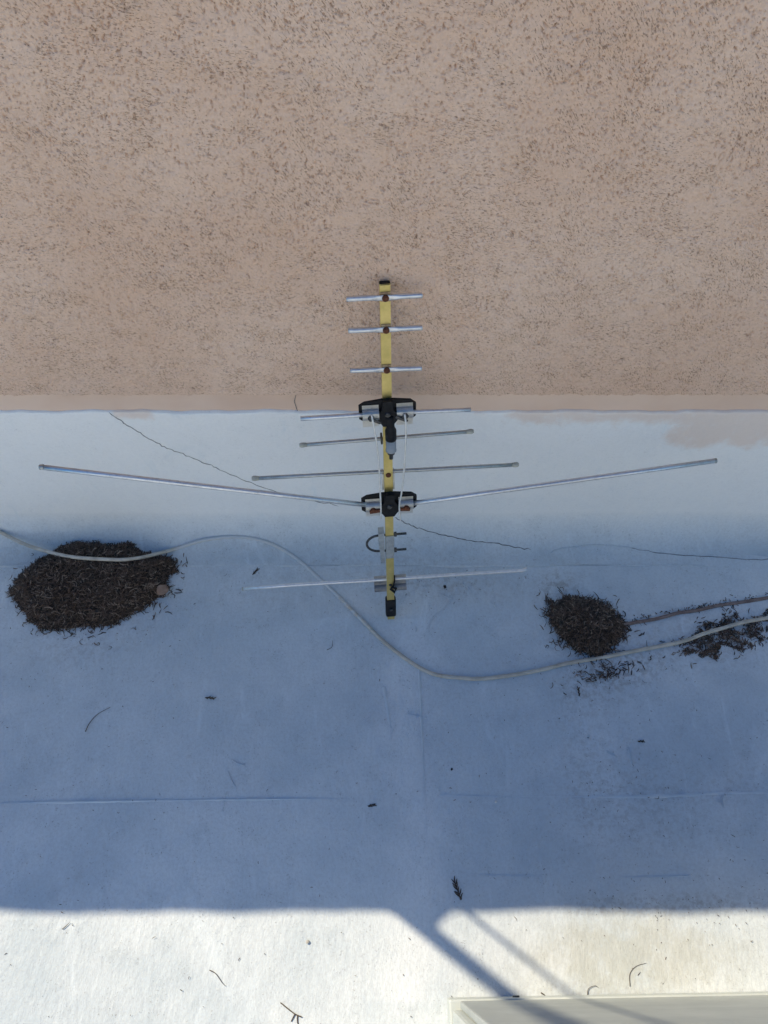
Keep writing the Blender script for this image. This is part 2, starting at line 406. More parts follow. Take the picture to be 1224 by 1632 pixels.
# short curved tails at the sheet's edge so that it dies into the flat side pieces
gx = np.concatenate([[-4.5, -2.5, -1.4], xx, [1.4, 2.5, 4.5]]); gz = np.concatenate([zz, [WALL_H - .03]])
Hh = np.zeros((len(gz), len(gx))); Hh[:nrz, 3:-3] = hgt
XX, ZZ = np.meshgrid(gx, gz); YY = YS - Hh
edge = .0022 * np.interp(gx, xx, fft_noise(1, ncx, D, .004, .05, 9)[0] if False else np.sin(xx * 61) * .4 + np.sin(xx * 173 + 1) * .35 + np.sin(xx * 431) * .4)
for k in range(10): ZZ[k] += edge * (1 - k / 10)
bot = np.stack([XX[0], np.full(len(gx), YB + .004), ZZ[0] + .001], -1)
V = np.concatenate([bot[None], np.stack([XX, YY, ZZ], -1)]).reshape(-1, 3)
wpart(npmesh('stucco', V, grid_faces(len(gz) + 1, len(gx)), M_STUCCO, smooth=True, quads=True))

# membrane upstand and cove
prof = [(YW, Z_TOP_MEM - t) for t in np.linspace(0, Z_TOP_MEM - RC, 50)]
prof += [(YW - RC + RC * math.cos(a), RC - RC * math.sin(a)) for a in np.linspace(0, math.pi / 2, 22)[1:]]
prof += [(y, .0) for y in np.linspace(YW - RC, Y_FOOT, 5)[1:]]
prof = np.array(prof)
mx = np.concatenate([np.linspace(-4.5, -1.2, 8)[:-1], np.arange(-1.2, 1.2, .008), np.linspace(1.2, 4.5, 8)])
PX = np.tile(mx, (len(prof), 1)); PY = np.tile(prof[:, 0][:, None], (1, len(mx))); PZ = np.tile(prof[:, 1][:, None], (1, len(mx)))
lift = .0014
nyv = np.zeros(len(prof)); nzv = np.zeros(len(prof))
for i in range(len(prof)):
    q = prof[min(i + 1, len(prof) - 1)] - prof[max(i - 1, 0)]; q = q / np.linalg.norm(q)
    nyv[i], nzv[i] = q[1], -q[0]
wob = .0022 * np.sin(PX * 6.3 + 2 * np.sin(PZ * 7)) * np.sin(PZ * 11 + PX * 2) + .0012 * np.sin(PX * 19 + PZ * 13 + PY * 10)
wob *= np.linspace(.5, 1, len(prof))[:, None]
wob[-6:] *= np.linspace(1, 0, 6)[:, None]
PY = PY + nyv[:, None] * (lift + wob); PZ = PZ + nzv[:, None] * (lift + wob)
PZ[:4] += (.0016 * np.sin(mx * 23) + .0014 * np.sin(mx * 57 + 1) + .0008 * np.sin(mx * 140))[None] * np.array([1, .8, .5, .2])[:, None]
PY[-1] += .002 * np.sin(mx * 31) + .002 * np.sin(mx * 12 + 2)
top = np.stack([PX[0], np.full(len(mx), YB + .003), PZ[0]], -1)
toe = np.stack([PX[-1], PY[-1] - .001, np.full(len(mx), -.004)], -1)
VV = np.concatenate([top[None], np.stack([PX, PY, PZ], -1), toe[None]])
Xm, Zm = VV[..., 0], VV[..., 2]
def wz(py): return float(at_y(612, py, YW)[2])
def wx(px, py): return float(at_y(px, py, YW)[0])
def sbox(x0, x1, z0, z1, s=.012):
    f = lambda t: 1 / (1 + np.exp(-np.clip(t / s, -40, 40)))
    return f(Xm - x0) * f(x1 - Xm) * f(Zm - z0) * f(z1 - Zm)
wall_only = VV[..., 1] > YW - .03
peel = np.maximum.reduce([sbox(wx(1060, 690), 3, wz(712), 9), sbox(wx(800, 670), 3, wz(676), 9) * .95,
                          sbox(wx(180, 660), wx(250, 660), wz(668), 9, .006), sbox(wx(745, 662), wx(800, 662), wz(664), 9, .008) * .8,
                          .42 * sbox(wx(800, 670), wx(1080, 670), wz(690), 9)]) * wall_only
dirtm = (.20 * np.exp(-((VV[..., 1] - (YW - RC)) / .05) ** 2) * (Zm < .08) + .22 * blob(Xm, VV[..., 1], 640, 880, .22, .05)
         + .2 * blob(Xm, VV[..., 1], 140, 890, .2, .03) + .3 * blob(Xm, VV[..., 1], 400, 868, .09, .02))
stm = .45 * blob(Xm, VV[..., 1], 890, 900, .06, .03)
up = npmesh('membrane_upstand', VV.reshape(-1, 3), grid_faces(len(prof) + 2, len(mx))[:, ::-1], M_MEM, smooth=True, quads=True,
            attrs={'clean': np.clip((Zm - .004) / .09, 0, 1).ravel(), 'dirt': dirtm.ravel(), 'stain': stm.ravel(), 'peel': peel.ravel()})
skin(up); wpart(up)
# shrinkage cracks running down the upstand and out over the cove
def crack(pp, w, mat=M_CRACK, n=9, jit=.7, name='crack'):
    P = spline([(x, y, 0) for x, y in pp], n)
    P = [surf(p[0] + random.gauss(0, jit), p[1] + random.gauss(0, jit), w * .25) for p in P]
    rr = [w * random.uniform(.55, 1.25) for _ in P]; rr[0] = rr[-1] = w * .2
    return wpart(tube(name, P, rr, mat, None, 6))
crack([(172, 656), (200, 675), (226, 692), (262, 712), (300, 727), (340, 744), (372, 758), (420, 777), (470, 792), (540, 806)], .0008)
crack([(628, 824), (660, 839), (700, 851), (745, 861), (800, 868), (846, 876)], .0010)
crack([(875, 881), (905, 872), (960, 868), (1004, 873)], .0013, M_MEM)
crack([(1004, 873), (1050, 881), (1120, 887), (1224, 892), (1300, 894)], .0007)
n_cr = [(472, 628), (469, 640), (474, 655)]
wpart(tube('crack', [at_y(x, y, YB - .0004) for x, y in n_cr], .0005, M_CRACK, None, 6))

# ------------------------------------------------------------------ mast on the parapet (throws the slanting shadow)
base_sh = at_z(655, 1462); my0 = YS + .012
mx0 = float(base_sh[0] - sx * (my0 - base_sh[1]) / sy)
mast = thing('mast', 'thin steel mast on the parapet whose shadow slants across the sunlit floor', 'mast', (mx0, my0, WALL_H))
tube('pole', [(0, 0, .0), (0, 0, 2.6)], .0145, M_GALV, mast, 16)
bm = bmesh.new(); add_box(bm, (.04, .016, .003), (.19, .06, .007)); bm_obj('foot_plate', bm, M_GALV, mast, bevel=.001)
bm = bmesh.new(); add_prism(bm, [(.013, .006), (.128, .006), (.124, .02), (.07, .05), (.035, .075), (.013, .105)], -.004, .004); bm_obj('gusset', bm, M_GALV, mast)
bm = bmesh.new(); add_prism(bm, [(-.013, .006), (-.045, .006), (-.03, .03), (-.013, .05)], -.004, .004); bm_obj('gusset', bm, M_GALV, mast)
tube('guy_rod', [(.098, .012, 0), (.098, .012, 2.5)], .0042, M_GALV, mast, 8)
bm = bmesh.new(); add_box(bm, (.049, .006, 2.4), (.11, .012, .02)); bm_obj('bracket', bm, M_GALV, mast)

# ------------------------------------------------------------------ metal cabinet at the bottom edge
cl = at_z(715, 1597); cr = at_z(1224, 1587)
ang = math.atan2(cr[1] - cl[1], cr[0] - cl[0])
cab = thing('metal_cabinet', 'grey metal cabinet with pale casing on the sunlit floor', 'cabinet', tuple(cl))
cab.rotation_euler = (0, 0, ang)
CW, CD, CH = .86, .34, .62
bm = bmesh.new(); add_box(bm, (CW / 2, -CD / 2 - .004, .05 + (CH - .05) / 2), (CW - .004, CD - .008, CH - .05)); bm_obj('casing', bm, M_CASE, cab, bevel=.006)
bm = bmesh.new(); add_box(bm, (CW / 2 + .0, -.001, .06 + (CH - .10) / 2), (CW - .030, .012, CH - .10)); bm_obj('front_panel', bm, M_PANEL, cab, bevel=.003)
bm = bmesh.new(); add_box(bm, (CW / 2, -CD / 2 + .002, .024), (CW + .006, CD + .010, .044)); bm_obj('base_rail', bm, M_CASE, cab, bevel=.004)
for kx in (.115, .62):
    v, f = tube_data([(kx, .003, .030), (kx, .0095, .030)], .006, 8); pymesh('screw', v, f, M_BOLT, cab)
bm = bmesh.new(); add_box(bm, (CW / 2, -CD / 2, CH + .010), (CW + .016, CD + .016, .020)); bm_obj('lid', bm, M_CASE, cab, bevel=.005)

# ------------------------------------------------------------------ antenna
HB = .0077; HD = .0050                                            # half width of the square boom
foot = at_z(623, 984, .006); head = at_y(613, 450, YS - .010)
tz = Vector(head - foot); LB = tz.length; tz.normalize()
roll = R(5.0)
u0 = Vector((1, 0, 0)); u0 = (u0 - tz * u0.dot(tz)).normalized(); n0 = u0.cross(tz) * 1.0     # toward camera?
if n0.y > 0: n0 = -n0
ux = (u0 * math.cos(roll) - n0 * math.sin(roll)).normalized()
nn = ux.cross(tz);
if nn.y > 0: nn = -nn
AM = Matrix((ux, -nn, tz)).transposed().to_4x4(); AM.translation = Vector(foot)
ant = thing('tv_antenna', 'gold boom television aerial with crossed rods leaning against the beige wall', 'antenna')
ant.matrix_world = AM
AI = AM.inverted()
def L(px, py, off=0.0):
    """antenna-local point at a pixel, on the plane off metres in front of the boom's axis"""
    d = Vector(ray(px, py)); o = Vector(O); p0 = Vector(foot) + nn * off
    t = (p0 - o).dot(nn) / d.dot(nn); return AI @ (o + d * t)
print('boom length', LB, 'width px check', [round(2 * HB * FPX / float(np.dot(np.array(AM @ L(615, y)) - O, FW)), 1) for y in (455, 605, 780, 900)], 'lean', math.degrees(math.acos(tz.z)), 'sun el', math.degrees(EL), 'az', math.degrees(AZ), 'YW', YW, Z_TOP_MEM, Z_STUC)

# boom: hollow square tube
bm = bmesh.new(); w = HB; t_ = .0014
o_ = [(-w, -HD), (w, -HD), (w, HD), (-w, HD)]; i_ = [(x * (1 - t_ / w), y * (1 - t_ / HD)) for x, y in o_]
ring = lambda pts, z: [bm.verts.new((x, y, z)) for x, y in pts]
a, b, c, d_ = ring(o_, 0), ring(o_, LB), ring(i_, LB), ring(i_, 0)
for P, Q in ((a, b), (b, c), (c, d_), (d_, a)):
    for k in range(4): bm.faces.new((P[k], P[(k + 1) % 4], Q[(k + 1) % 4], Q[k]))
bm_obj('boom', bm, M_GOLD, ant, bevel=.0009, seg=2)
bm = bmesh.new(); add_box(bm, (0, 0, LB - .001), (2 * w + .0006, 2 * HD + .0006, .003)); bm_obj('end_plug', bm, M_BLACK, ant, bevel=.002)
zf0, zf1 = L(622, 979).z, L(622, 953).z
bm = bmesh.new(); add_box(bm, (0, 0, (zf0 + zf1) / 2), (2 * w + .007, 2 * HD + .006, zf1 - zf0)); fc = bm_obj('foot_cap', bm, M_BLACK, ant, bevel=.004)
v, f = tube_data([(0, -HD - .0028, (zf0 + zf1) / 2), (0, -HD - .006, (zf0 + zf1) / 2)], .0035, 10); pymesh('screw', v, f, M_BOLT, fc)

def rod(name, p, q, r, m, parent=ant, seg=12, jit=0):
    p, q = Vector(p), Vector(q); return tube(name, [p, p.lerp(q, .33), p.lerp(q, .66), q], r, m, parent, seg)
# three short directors, flattened and riveted to the face of the boom
for (xl, yl, xr, yr, yc) in ((552, 476.5, 673, 470.5, 474.5), (555, 527, 673, 522, 525.5), (558, 590.5, 672, 586.5, 589.5)):
    off = HD + .0040
    p, q = L(xl, yl, off), L(xr, yr, off); r = .0041
    P = []; 
    for s in np.linspace(0, 1, 41):
        P.append((p.lerp(q, s), s))
    xc = 0.0; v, f = [], []; seg = 12
    for (c0, s) in P:
        k = 1 - min(1, max(0, (abs(c0.x) - .011) / .010)); k = k * k * (3 - 2 * k)
        ry, rz = r * (1 - .55 * k), r * (1 + .12 * k)
        for j in range(seg):
            w_ = 2 * math.pi * j / seg
            v.append((c0.x, c0.y + (.0002 * k) + ry * math.sin(w_), c0.z - .0013 * k + rz * math.cos(w_)))
    for i in range(40):
        for j in range(seg):
            j2 = (j + 1) % seg; f.append((i * seg + j, i * seg + j2, (i + 1) * seg + j2, (i + 1) * seg + j))
    # open tube ends, dark inside
    for e, sg in ((0, 1), (40, -1)):
        k0 = len(v)
        for j in range(seg):
            a_ = Vector(v[e * seg + j]); c0 = P[e][0]; v.append(tuple(c0 + (a_ - c0) * .72))
        for j in range(seg):
            a_ = Vector(v[k0 + j]); v.append((a_.x + sg * .02, a_.y, a_.z))
        for j in range(seg):
            j2 = (j + 1) % seg
            f.append((e * seg + j, e * seg + j2, k0 + j2, k0 + j)); f.append((k0 + j, k0 + j2, k0 + seg + j2, k0 + seg + j))
    dr = pymesh('director', v, f, M_ALU, ant, True)
    cz = L(615, yc, off).z
    vv, ff = tube_data([(0, -HD - .0040, cz), (0, -HD - .0076, cz), (0, -HD - .0090, cz)], [.0052, .0050, .0030], 14)
    pymesh('rivet', vv, ff, M_RUST, dr)
    bm = bmesh.new(); add_box(bm, (0, -HD - .0010, cz - .0004), (2 * HB - .001, .0024, .0155)); bm_obj('saddle', bm, M_RUSTL, dr, bevel=.0008)

# rods behind the boom, with end caps
def element(xl, yl, xr, yr, r, off, cap=True, mat=M_ALU_D):
    p, q = L(xl, yl, off), L(xr, yr, off)
    e = rod('element', p, q, r, mat)
    if cap:
        d = (q - p).normalized()
        for a_, sg in ((p, 1), (q, -1)):
            tube('end_cap', [a_ - d * sg * .003, a_, a_ + d * sg * .003, a_ + d * sg * .010], [r * .9, r * 1.32, r * 1.35, r * 1.04], M_TAN, e, 12)
    return e
e1 = element(480, 709.5, 752, 687.5, .0034, -HD - .004)
e2 = element(404, 762.5, 824, 740.5, .0037, -HD - .004)
for py, e in ((757, e2), (700, e1)):
    z0 = L(617, py, -HD).z
    for s in (-1, 1):
        bm = bmesh.new(); add_box(bm, (s * (HB + .0022), HD + .004, z0 - (.014 if e is e2 else .001)), (.0034, .016, .040 if e is e2 else .014))
        bm_obj('clip', bm, M_WIRE if e is e2 else M_BOLT, e, bevel=.001)
z0 = L(618, 757, HD).z
v, f = tube_data([(0, -HD, z0), (0, -HD - .0022, z0), (0, -HD - .0032, z0)], [.0050, .0046, .002], 12); pymesh('rivet', v, f, M_RUST, e2)

# two black insulators with clamps and dipole arms
def insulator(pyc, arms, rusty, with_neck, half):
    c = L(618, pyc, HD + .0085).z; y0 = -HD
    xh = half / 47 * abs(L(571, pyc, HD + .004).x); s = xh / 47.0                 # metres per pixel here
    bm = bmesh.new()
    out = [(-47, 6), (-47, 12), (-38, 17), (-9, 20), (9, 20), (38, 17), (47, 11), (47, 5), (47, -8), (38, -15), (-36, -15), (-47, -8)]
    add_prism(bm, [(x * s, c + z * s * 1.28) for x, z in out], y0 - .0046, y0 + .0005)
    ins = bm_obj('insulator', bm, M_BLACK, ant, bevel=.0012)
    bm = bmesh.new()
    body = [(-8, 23), (8, 23), (9, 9), (14, 3), (16, -9), (12, -14), (8, -20), (-8, -20), (-12, -14), (-16, -9), (-14, 3), (-9, 9)]
    add_prism(bm, [(x * s, c + z * s * 1.2) for x, z in body], y0 - .0125, y0 - .0047)
    bm_obj('housing', bm, M_BLACK, ins, bevel=.003, seg=3)
    v, f = tube_data([(0, y0 - .0120, c + .001), (0, y0 - .0148, c + .001)], [.0052, .0040], 14); pymesh('screw', v, f, M_BOLT, ins)
    # insulator side ribs
    for sg in (-1, 1):
        cx = sg * 28 * s
        # clamp: saddle bent over the rod
        bm = bmesh.new(); pr = []
        for k in range(9):
            w_ = math.pi * k / 8; pr.append((-math.cos(w_), math.sin(w_)))
        vs = []
        hw = .0135
        path = [(.016, 0.0)] + [(.0075 * -x, .0088 * y_) for x, y_ in pr][::1] + [(-.017, 0.0)]
        path = [(.0185, .0014)] + [(.0005 + .0105 * math.cos(w_), .0020 + .0098 * math.sin(w_)) for w_ in np.linspace(0, math.pi, 11)] + [(-.0120, .0016), (-.0265, .0016)]
        for (z_, y_) in path:
            vs.append([bm.verts.new((cx + k * hw, y0 - .0050 - y_, c + z_)) for k in (-1, -.92, .92, 1)])
        for i in range(len(vs) - 1):
            for k in range(3): bm.faces.new((vs[i][k], vs[i][k + 1], vs[i + 1][k + 1], vs[i + 1][k]))
        bmesh.ops.solidify(bm, geom=bm.faces[:], thickness=.0012)
        cp = bm_obj('clamp', bm, M_CLAMP, ins, smooth=False)
        v, f = tube_data([(cx, y0 - .0160, c), (cx, y0 - .0200, c), (cx, y0 - .0212, c)], [.0056, .0052, .003], 6 if not rusty else 10)
        pymesh('nut', v, f, M_RUST if rusty else M_BOLT, ins)
        if rusty:
            bm = bmesh.new(); add_box(bm, (cx + sg * -.004, y0 - .0190, c - .0015), (.022, .003, .0075), Matrix.Rotation(.12 * sg, 4, 'Y')); bm_obj('rusty_lug', bm, M_RUST, ins, bevel=.001)
        else:
            bm = bmesh.new(); add_box(bm, (cx - sg * .006, y0 - .0195, c - .004), (.022, .0025, .005), Matrix.Rotation(.5 * (1 if sg > 0 else 1), 4, 'Y')); bm_obj('lug', bm, M_BOLT, ins, bevel=.001)
    for (xa, ya, xb, yb, r) in arms:
        rod('dipole_arm', L(xa, ya, HD + .0085), L(xb, yb, HD + .0085), r, M_ALU)
    if with_neck:
        z1, z2, z3, z4, z5 = [L(619, q, HD + .01).z for q in (672, 683, 700, 718, 731)]
        x_ = .0045
        tube('balun_neck', [(x_ * .5, y0 - .008, z1 + .012), (x_, y0 - .009, z1 - .004), (x_, y0 - .0095, z1 - .012), (x_, y0 - .010, z2 - .004), (x_, y0 - .010, z3)],
             [.0082, .0062, .0066, .0095, .0095], M_BLACK, ins, 14)
        tube('balun_socket', [(x_, y0 - .010, z3 + .001), (x_, y0 - .010, z4 + .003), (x_, y0 - .010, z4 + .002), (x_, y0 - .010, z4)], [.0086, .0088, .0094, .0094], M_GREY, ins, 16)
        tube('connector', [(x_, y0 - .010, z4 + .001), (x_, y0 - .010, z4 - .007), (x_, y0 - .010, z4 - .0072), (x_, y0 - .010, z5)], [.0066, .0064, .0036, .0034], M_BOLT, ins, 12)
    return ins, c, s
i1, c1, s1 = insulator(659.5, ((479, 667.5, 604, 659.5, .0039), (634, 657.5, 750, 653.0, .0036)), False, True, 46)
i2, c2, s2 = insulator(806, ((66, 744.5, 600, 806.5, .0047), (640, 804.5, 1138, 734.5, .0047)), True, False, 42)
# flattened tip of the left dipole arm and blunt caps
for (px, py) in ((66, 744.5), (1138, 734.5)):
    p = L(px, py, HD + .0085); tube('end_cap', [p + Vector((-.003, 0, 0)), p + Vector((.004, 0, 0))], [.0044, .0050], M_ALU_D, ant, 12)
# the two leads between the insulators
def lead(pp, offs):
    P = spline([L(x, y, o) for (x, y), o in zip(pp, offs)], 8); tube('lead_wire', P, .0016, M_WIRE, ant, 8)
lead([(592, 661), (596, 680), (600, 705), (604, 740), (605.5, 775), (607, 808), (607, 826)], [.026, .034, .036, .034, .032, .028, .022])
lead([(645, 660), (647, 680), (646, 715), (644, 750), (640, 785), (636.5, 806), (638.5, 829)], [.026, .036, .040, .038, .034, .028, .020])

# mast clamp: face plate, toothed side plate, U bolt pointing left, two threaded ends
za, zb = L(618, 854, HD).z, L(618, 889, HD).z; zm = (za + zb) / 2; zh = abs(za - zb)
bm = bmesh.new(); add_box(bm, (.0004, -HD - .0012, zm), (2 * HB + .001, .0024, zh)); cl_ = bm_obj('clamp_plate', bm, M_GALV, ant, bevel=.001)
bm = bmesh.new()
z1, z2 = L(606, 846).z, L(606, 893).z
prof_ = [(-.0105, z1), (-.0215, z1), (-.0215, z1 - .018), (-.0180, z1 - .024), (-.0215, z1 - .034), (-.0175, z2 + .012), (-.0185, z2), (-.0105, z2)]
add_prism(bm, [(x, z) for x, z in prof_], -.0085, .010); bm_obj('side_plate', bm, M_GALV, ant, bevel=.0015)
zu, zl = L(618, 856, HD).z, L(618, 881, HD).z; rr = (zu - zl) / 2; uy = .001
arc = [(.0335, uy, zu), (-.020, uy, zu)] + [(-.020 - rr * 1.05 * math.sin(a_), uy, (zu + zl) / 2 + rr * math.cos(a_)) for a_ in np.linspace(.2, math.pi - .2, 13)] + [(-.020, uy, zl), (.0335, uy, zl)]
ub = tube('u_bolt', arc, .0024, M_BOLT, ant, 10)
for z_ in (zu, zl):
    v, f = tube_data([(HB + .0015, uy, z_), (HB + .0065, uy, z_)], .0052, 6); pymesh('nut', v, f, M_BOLT, ub)

# reflector: two rolled plates behind the boom and a thin rod
zr = L(620, 925, -HD).z
for s in (-1, 1):
    bm = bmesh.new(); path = [(.016, .004), (.010, .001), (-.004, 0.0), (-.008, -.001)] + [(-.0165 + .0085 * math.cos(w_), -.0095 * math.sin(w_) - .001) for w_ in np.linspace(0.2, math.pi, 9)] + [(-.0255, .008)]
    vs = [[bm.verts.new((s * (HB + .0008 + k * .0250), -HD + .007 + y_, zr + z_)) for k in (0, 1)] for z_, y_ in path]
    for i in range(len(vs) - 1): bm.faces.new((vs[i][0], vs[i][1], vs[i + 1][1], vs[i + 1][0]))
    bmesh.ops.solidify(bm, geom=bm.faces[:], thickness=.0014)
    bm_obj('reflector_clip', bm, M_CLIP, ant)
rp = [L(388, 938.5, -HD + .002), L(470, 932, -HD + .002), L(590, 925, -HD + .002), L(655, 920.5, -HD + .002), L(760, 913.5, -HD + .002), L(832, 909.3, -HD + .002), L(840, 906.5, -HD + .002)]
rf = tube('reflector_rod', rp, .0037, M_ALU, ant, 10)
tube('end_cap', [rp[0] + Vector((-.003, 0, 0)), rp[0] + Vector((.009, 0, 0))], [.0036, .0030], M_TAN, rf, 10)
hk = [L(x, y, HD + .004) for x, y in ((628.5, 917), (629, 925), (627, 934), (623, 939), (629, 944), (631, 938), (626, 936))]
tube('hook', hk, [.0012, .0016, .0022, .0028, .0034, .003, .002], M_BLACK, ant, 8)
v, f = tube_data([(0, -HD, L(621, 932, HD).z), (0, -HD - .0012, L(621, 932, HD).z)], .0030, 10); pymesh('screw', v, f, M_BOLT, ant)

# ------------------------------------------------------------------ dry needle piles
def in_poly(p, poly):
    x, y = p; r = False; j = len(poly) - 1
    for i in range(len(poly)):
        xi, yi = poly[i]; xj, yj = poly[j]
        if (yi > y) != (yj > y) and x < (xj - xi) * (y - yi) / (yj - yi) + xi: r = not r
        j = i
    return r
def edge_d(p, poly):
    P = np.array(poly); Q = np.roll(P, -1, 0); p = np.array(p)
    d = Q - P; t = np.clip(((p - P) * d).sum(1) / (d * d).sum(1), 0, 1)
    return float(np.min(np.hypot(*(p - (P + d * t[:, None])).T)))
def needles(name, items, parent, kind='stuff'):
    """items: (pos, heading, pitch, length, width, bend, tone) -> one mesh of bent three-sided needles"""
    A = np.array(items, float); n = len(A)
    pos, hd, pt, ln, wd, bd, tone = A[:, :3], A[:, 3], A[:, 4], A[:, 5], A[:, 6], A[:, 7], A[:, 8]
    v = np.zeros((n, 4, 3, 3))
    for i, s in enumerate((-.5, -.17, .17, .5)):
        a = hd + bd * s
        cx = np.stack([np.cos(a) * np.cos(pt), np.sin(a) * np.cos(pt), np.sin(pt)], -1)
        c = pos + cx * (ln * s)[:, None]; c[:, 2] -= (np.abs(s) ** 2) * ln * .12
        sd = np.stack([-np.sin(a), np.cos(a), 0 * a], -1); w = wd * (1.0, 1.15, 1.0, .45)[i] * .5
        v[:, i, 0] = c - sd * w[:, None]; v[:, i, 1] = c + sd * w[:, None]; v[:, i, 2] = c + np.array([0, 0, 1.]) * (w * .9)[:, None]
    v[..., 2] = np.maximum(v[..., 2], .0012)
    f = []
    for i in range(3):
        for k in range(3):
            a, b = i * 3 + k, i * 3 + (k + 1) % 3; f.append((a, b, b + 3, a + 3))
    F = (np.array(f)[None] + (np.arange(n) * 12)[:, None, None]).reshape(-1, 4)
    o = npmesh(name, v.reshape(-1, 3), F, M_NEEDLE, parent, quads=True, attrs={'tone': np.repeat(tone, 12)})
    if kind: o['kind'] = kind
    return o
def pile(name, label, poly_px, height, count, shoulder, spill, ln=(.008, .022), seed=1, rag=2.2, solid=True):
    rs = np.random.default_rng(seed)
    pq = spline([(x, y, 0) for x, y in poly_px + poly_px[:1]], 4)[:-1]
    poly = [tuple(at_z(p[0] + rs.normal(0, rag), p[1] + rs.normal(0, rag))[:2]) for p in pq]
    P = np.array(poly); c = P.mean(0); lo, hi = P.min(0), P.max(0)
    root = thing(name, label, 'needle pile', (0, 0, 0))
    hf = lambda x, y: height * (1 - (1 - min(1, edge_d((x, y), poly) / shoulder)) ** 2) if in_poly((x, y), poly) else 0
    # dark heap underneath
    st = .008; gx_ = np.arange(lo[0] - st, hi[0] + st, st); gy_ = np.arange(lo[1] - st, hi[1] + st, st)
    GX, GY = np.meshgrid(gx_, gy_); GZ = np.array([[hf(x, y) for x in gx_] for y in gy_])
    GZ = np.where(GZ > 0, GZ * .8 + rs.normal(0, .0016, GZ.shape), -.012)
    if solid: npmesh('mound', np.stack([GX, GY, GZ], -1).reshape(-1, 3), grid_faces(len(gy_), len(gx_)), M_MOUND, root, smooth=False, quads=True)
    items = []
    while len(items) < count:
        x, y = rs.uniform(lo, hi)
        if not in_poly((x, y), poly): continue
        if not solid and math.sin(x * 71 + 2 * math.sin(y * 90)) * math.sin(y * 130 + x * 40) + .9 * rs.random() < .25: continue
        z = hf(x, y); L_ = rs.uniform(*ln)
        items.append((x, y, z * rs.uniform(.78, 1.08) + .001, rs.uniform(0, 6.28), rs.normal(0, .28), L_, rs.uniform(.0008, .0021) * (1.7 if rs.random() < .05 else 1), rs.normal(0, .9), rs.random()))
    for _ in range(spill):
        i = rs.integers(len(P)); t = rs.random(); p = P[i] * (1 - t) + P[(i + 1) % len(P)] * t
        o = (p - c); o /= np.linalg.norm(o); p = p + o * (rs.exponential(.010) - .007)
        items.append((p[0], p[1], .0022 + rs.random() * .003, rs.uniform(0, 6.28), rs.normal(0, .1), rs.uniform(*ln) * .9, rs.uniform(.0009, .002), rs.normal(0, .9), rs.random() * .8))
    needles('needles', items, root)
    return root
pile('needle_pile', 'large dark heap of dry brown needles under the pale cable', [(16, 950), (28, 925), (52, 903), (84, 881), (104, 868), (120, 860), (150, 862), (186, 866), (214, 865), (222, 874), (240, 883),
     (262, 890), (280, 897), (279, 908), (266, 922), (268, 940), (250, 956), (222, 974), (196, 988), (166, 999), (136, 1000), (108, 1004), (72, 1002), (46, 988), (34, 968)], .042, 8500, .055, 480, seed=2)
pile('needle_pile', 'small round clump of dry brown needles like a nest right of the antenna', [(873, 966), (888, 958), (918, 954), (948, 960), (972, 972), (991, 992), (992, 1004), (984, 1022), (966, 1038), (948, 1046), (924, 1038), (902, 1024), (888, 1006), (878, 986)],
     .036, 3200, .045, 420, ln=(.009, .026), seed=3)
pile('needle_pile', 'thin drift of brown needles under the cable at the right edge', [(1090, 1038), (1096, 1018), (1118, 1004), (1150, 992), (1190, 984), (1250, 976), (1330, 974), (1330, 1002), (1250, 1014), (1190, 1028), (1150, 1036), (1110, 1046)],
     .006, 1500, .05, 420, ln=(.006, .016), seed=4, rag=5, solid=False)
def sprinkle(name, label, px, py, rx, ry, ang, cnt, seed, ln=(.006, .016)):
    rs = np.random.default_rng(seed); root = thing(name, label, 'needle litter', tuple(at_z(px, py)))
    it = []
    for _ in range(cnt):
        a, b = rs.normal(0, rx), rs.normal(0, ry)
        it.append((a * math.cos(ang) - b * math.sin(ang), a * math.sin(ang) + b * math.cos(ang), .0028, rs.uniform(0, 6.28), rs.normal(0, .08), rs.uniform(*ln), rs.uniform(.0009, .002), rs.normal(0, .8), rs.random() * .7))
    needles('needles', it, root); return root
sprinkle('needle_litter', 'scattered brown needles below the cable beside the small clump', 968, 1072, .042, .008, .25, 120, 5)
sprinkle('needle_litter', 'tiny dark crumbs gathered beside the painted-over cable', 402, 866, .016, .0045, .2, 70, 6, (.003, .009))
# a single dead leaf on the big heap
def leaf(px, py, z, s, rot, label):
    v, f = [], []; c = at_z(px, py, z)
    for i, t in enumerate(np.linspace(0, 1, 7)):
        w = s * .42 * math.sin(math.pi * min(.97, t * .9 + .08)) ** .8
        for k in (-1, 0, 1): v.append((s * (t - .5), k * w, .006 * k * k + .004 * math.sin(t * 5)))
        if i:
            b = 3 * i; f += [(b - 3, b - 2, b + 1, b), (b - 2, b - 1, b + 2, b + 1)]
    o = pymesh('dead_leaf', v, f, M_LEAF, None, True); o.location = c; o.rotation_euler = (.3, .2, rot)
    md = o.modifiers.new('thick', 'SOLIDIFY'); md.thickness = .0006
    return tag(o, label, 'leaf')
leaf(259, 941, .024, .030, 1.0, 'small tan dead leaf at the right end of the large needle heap')

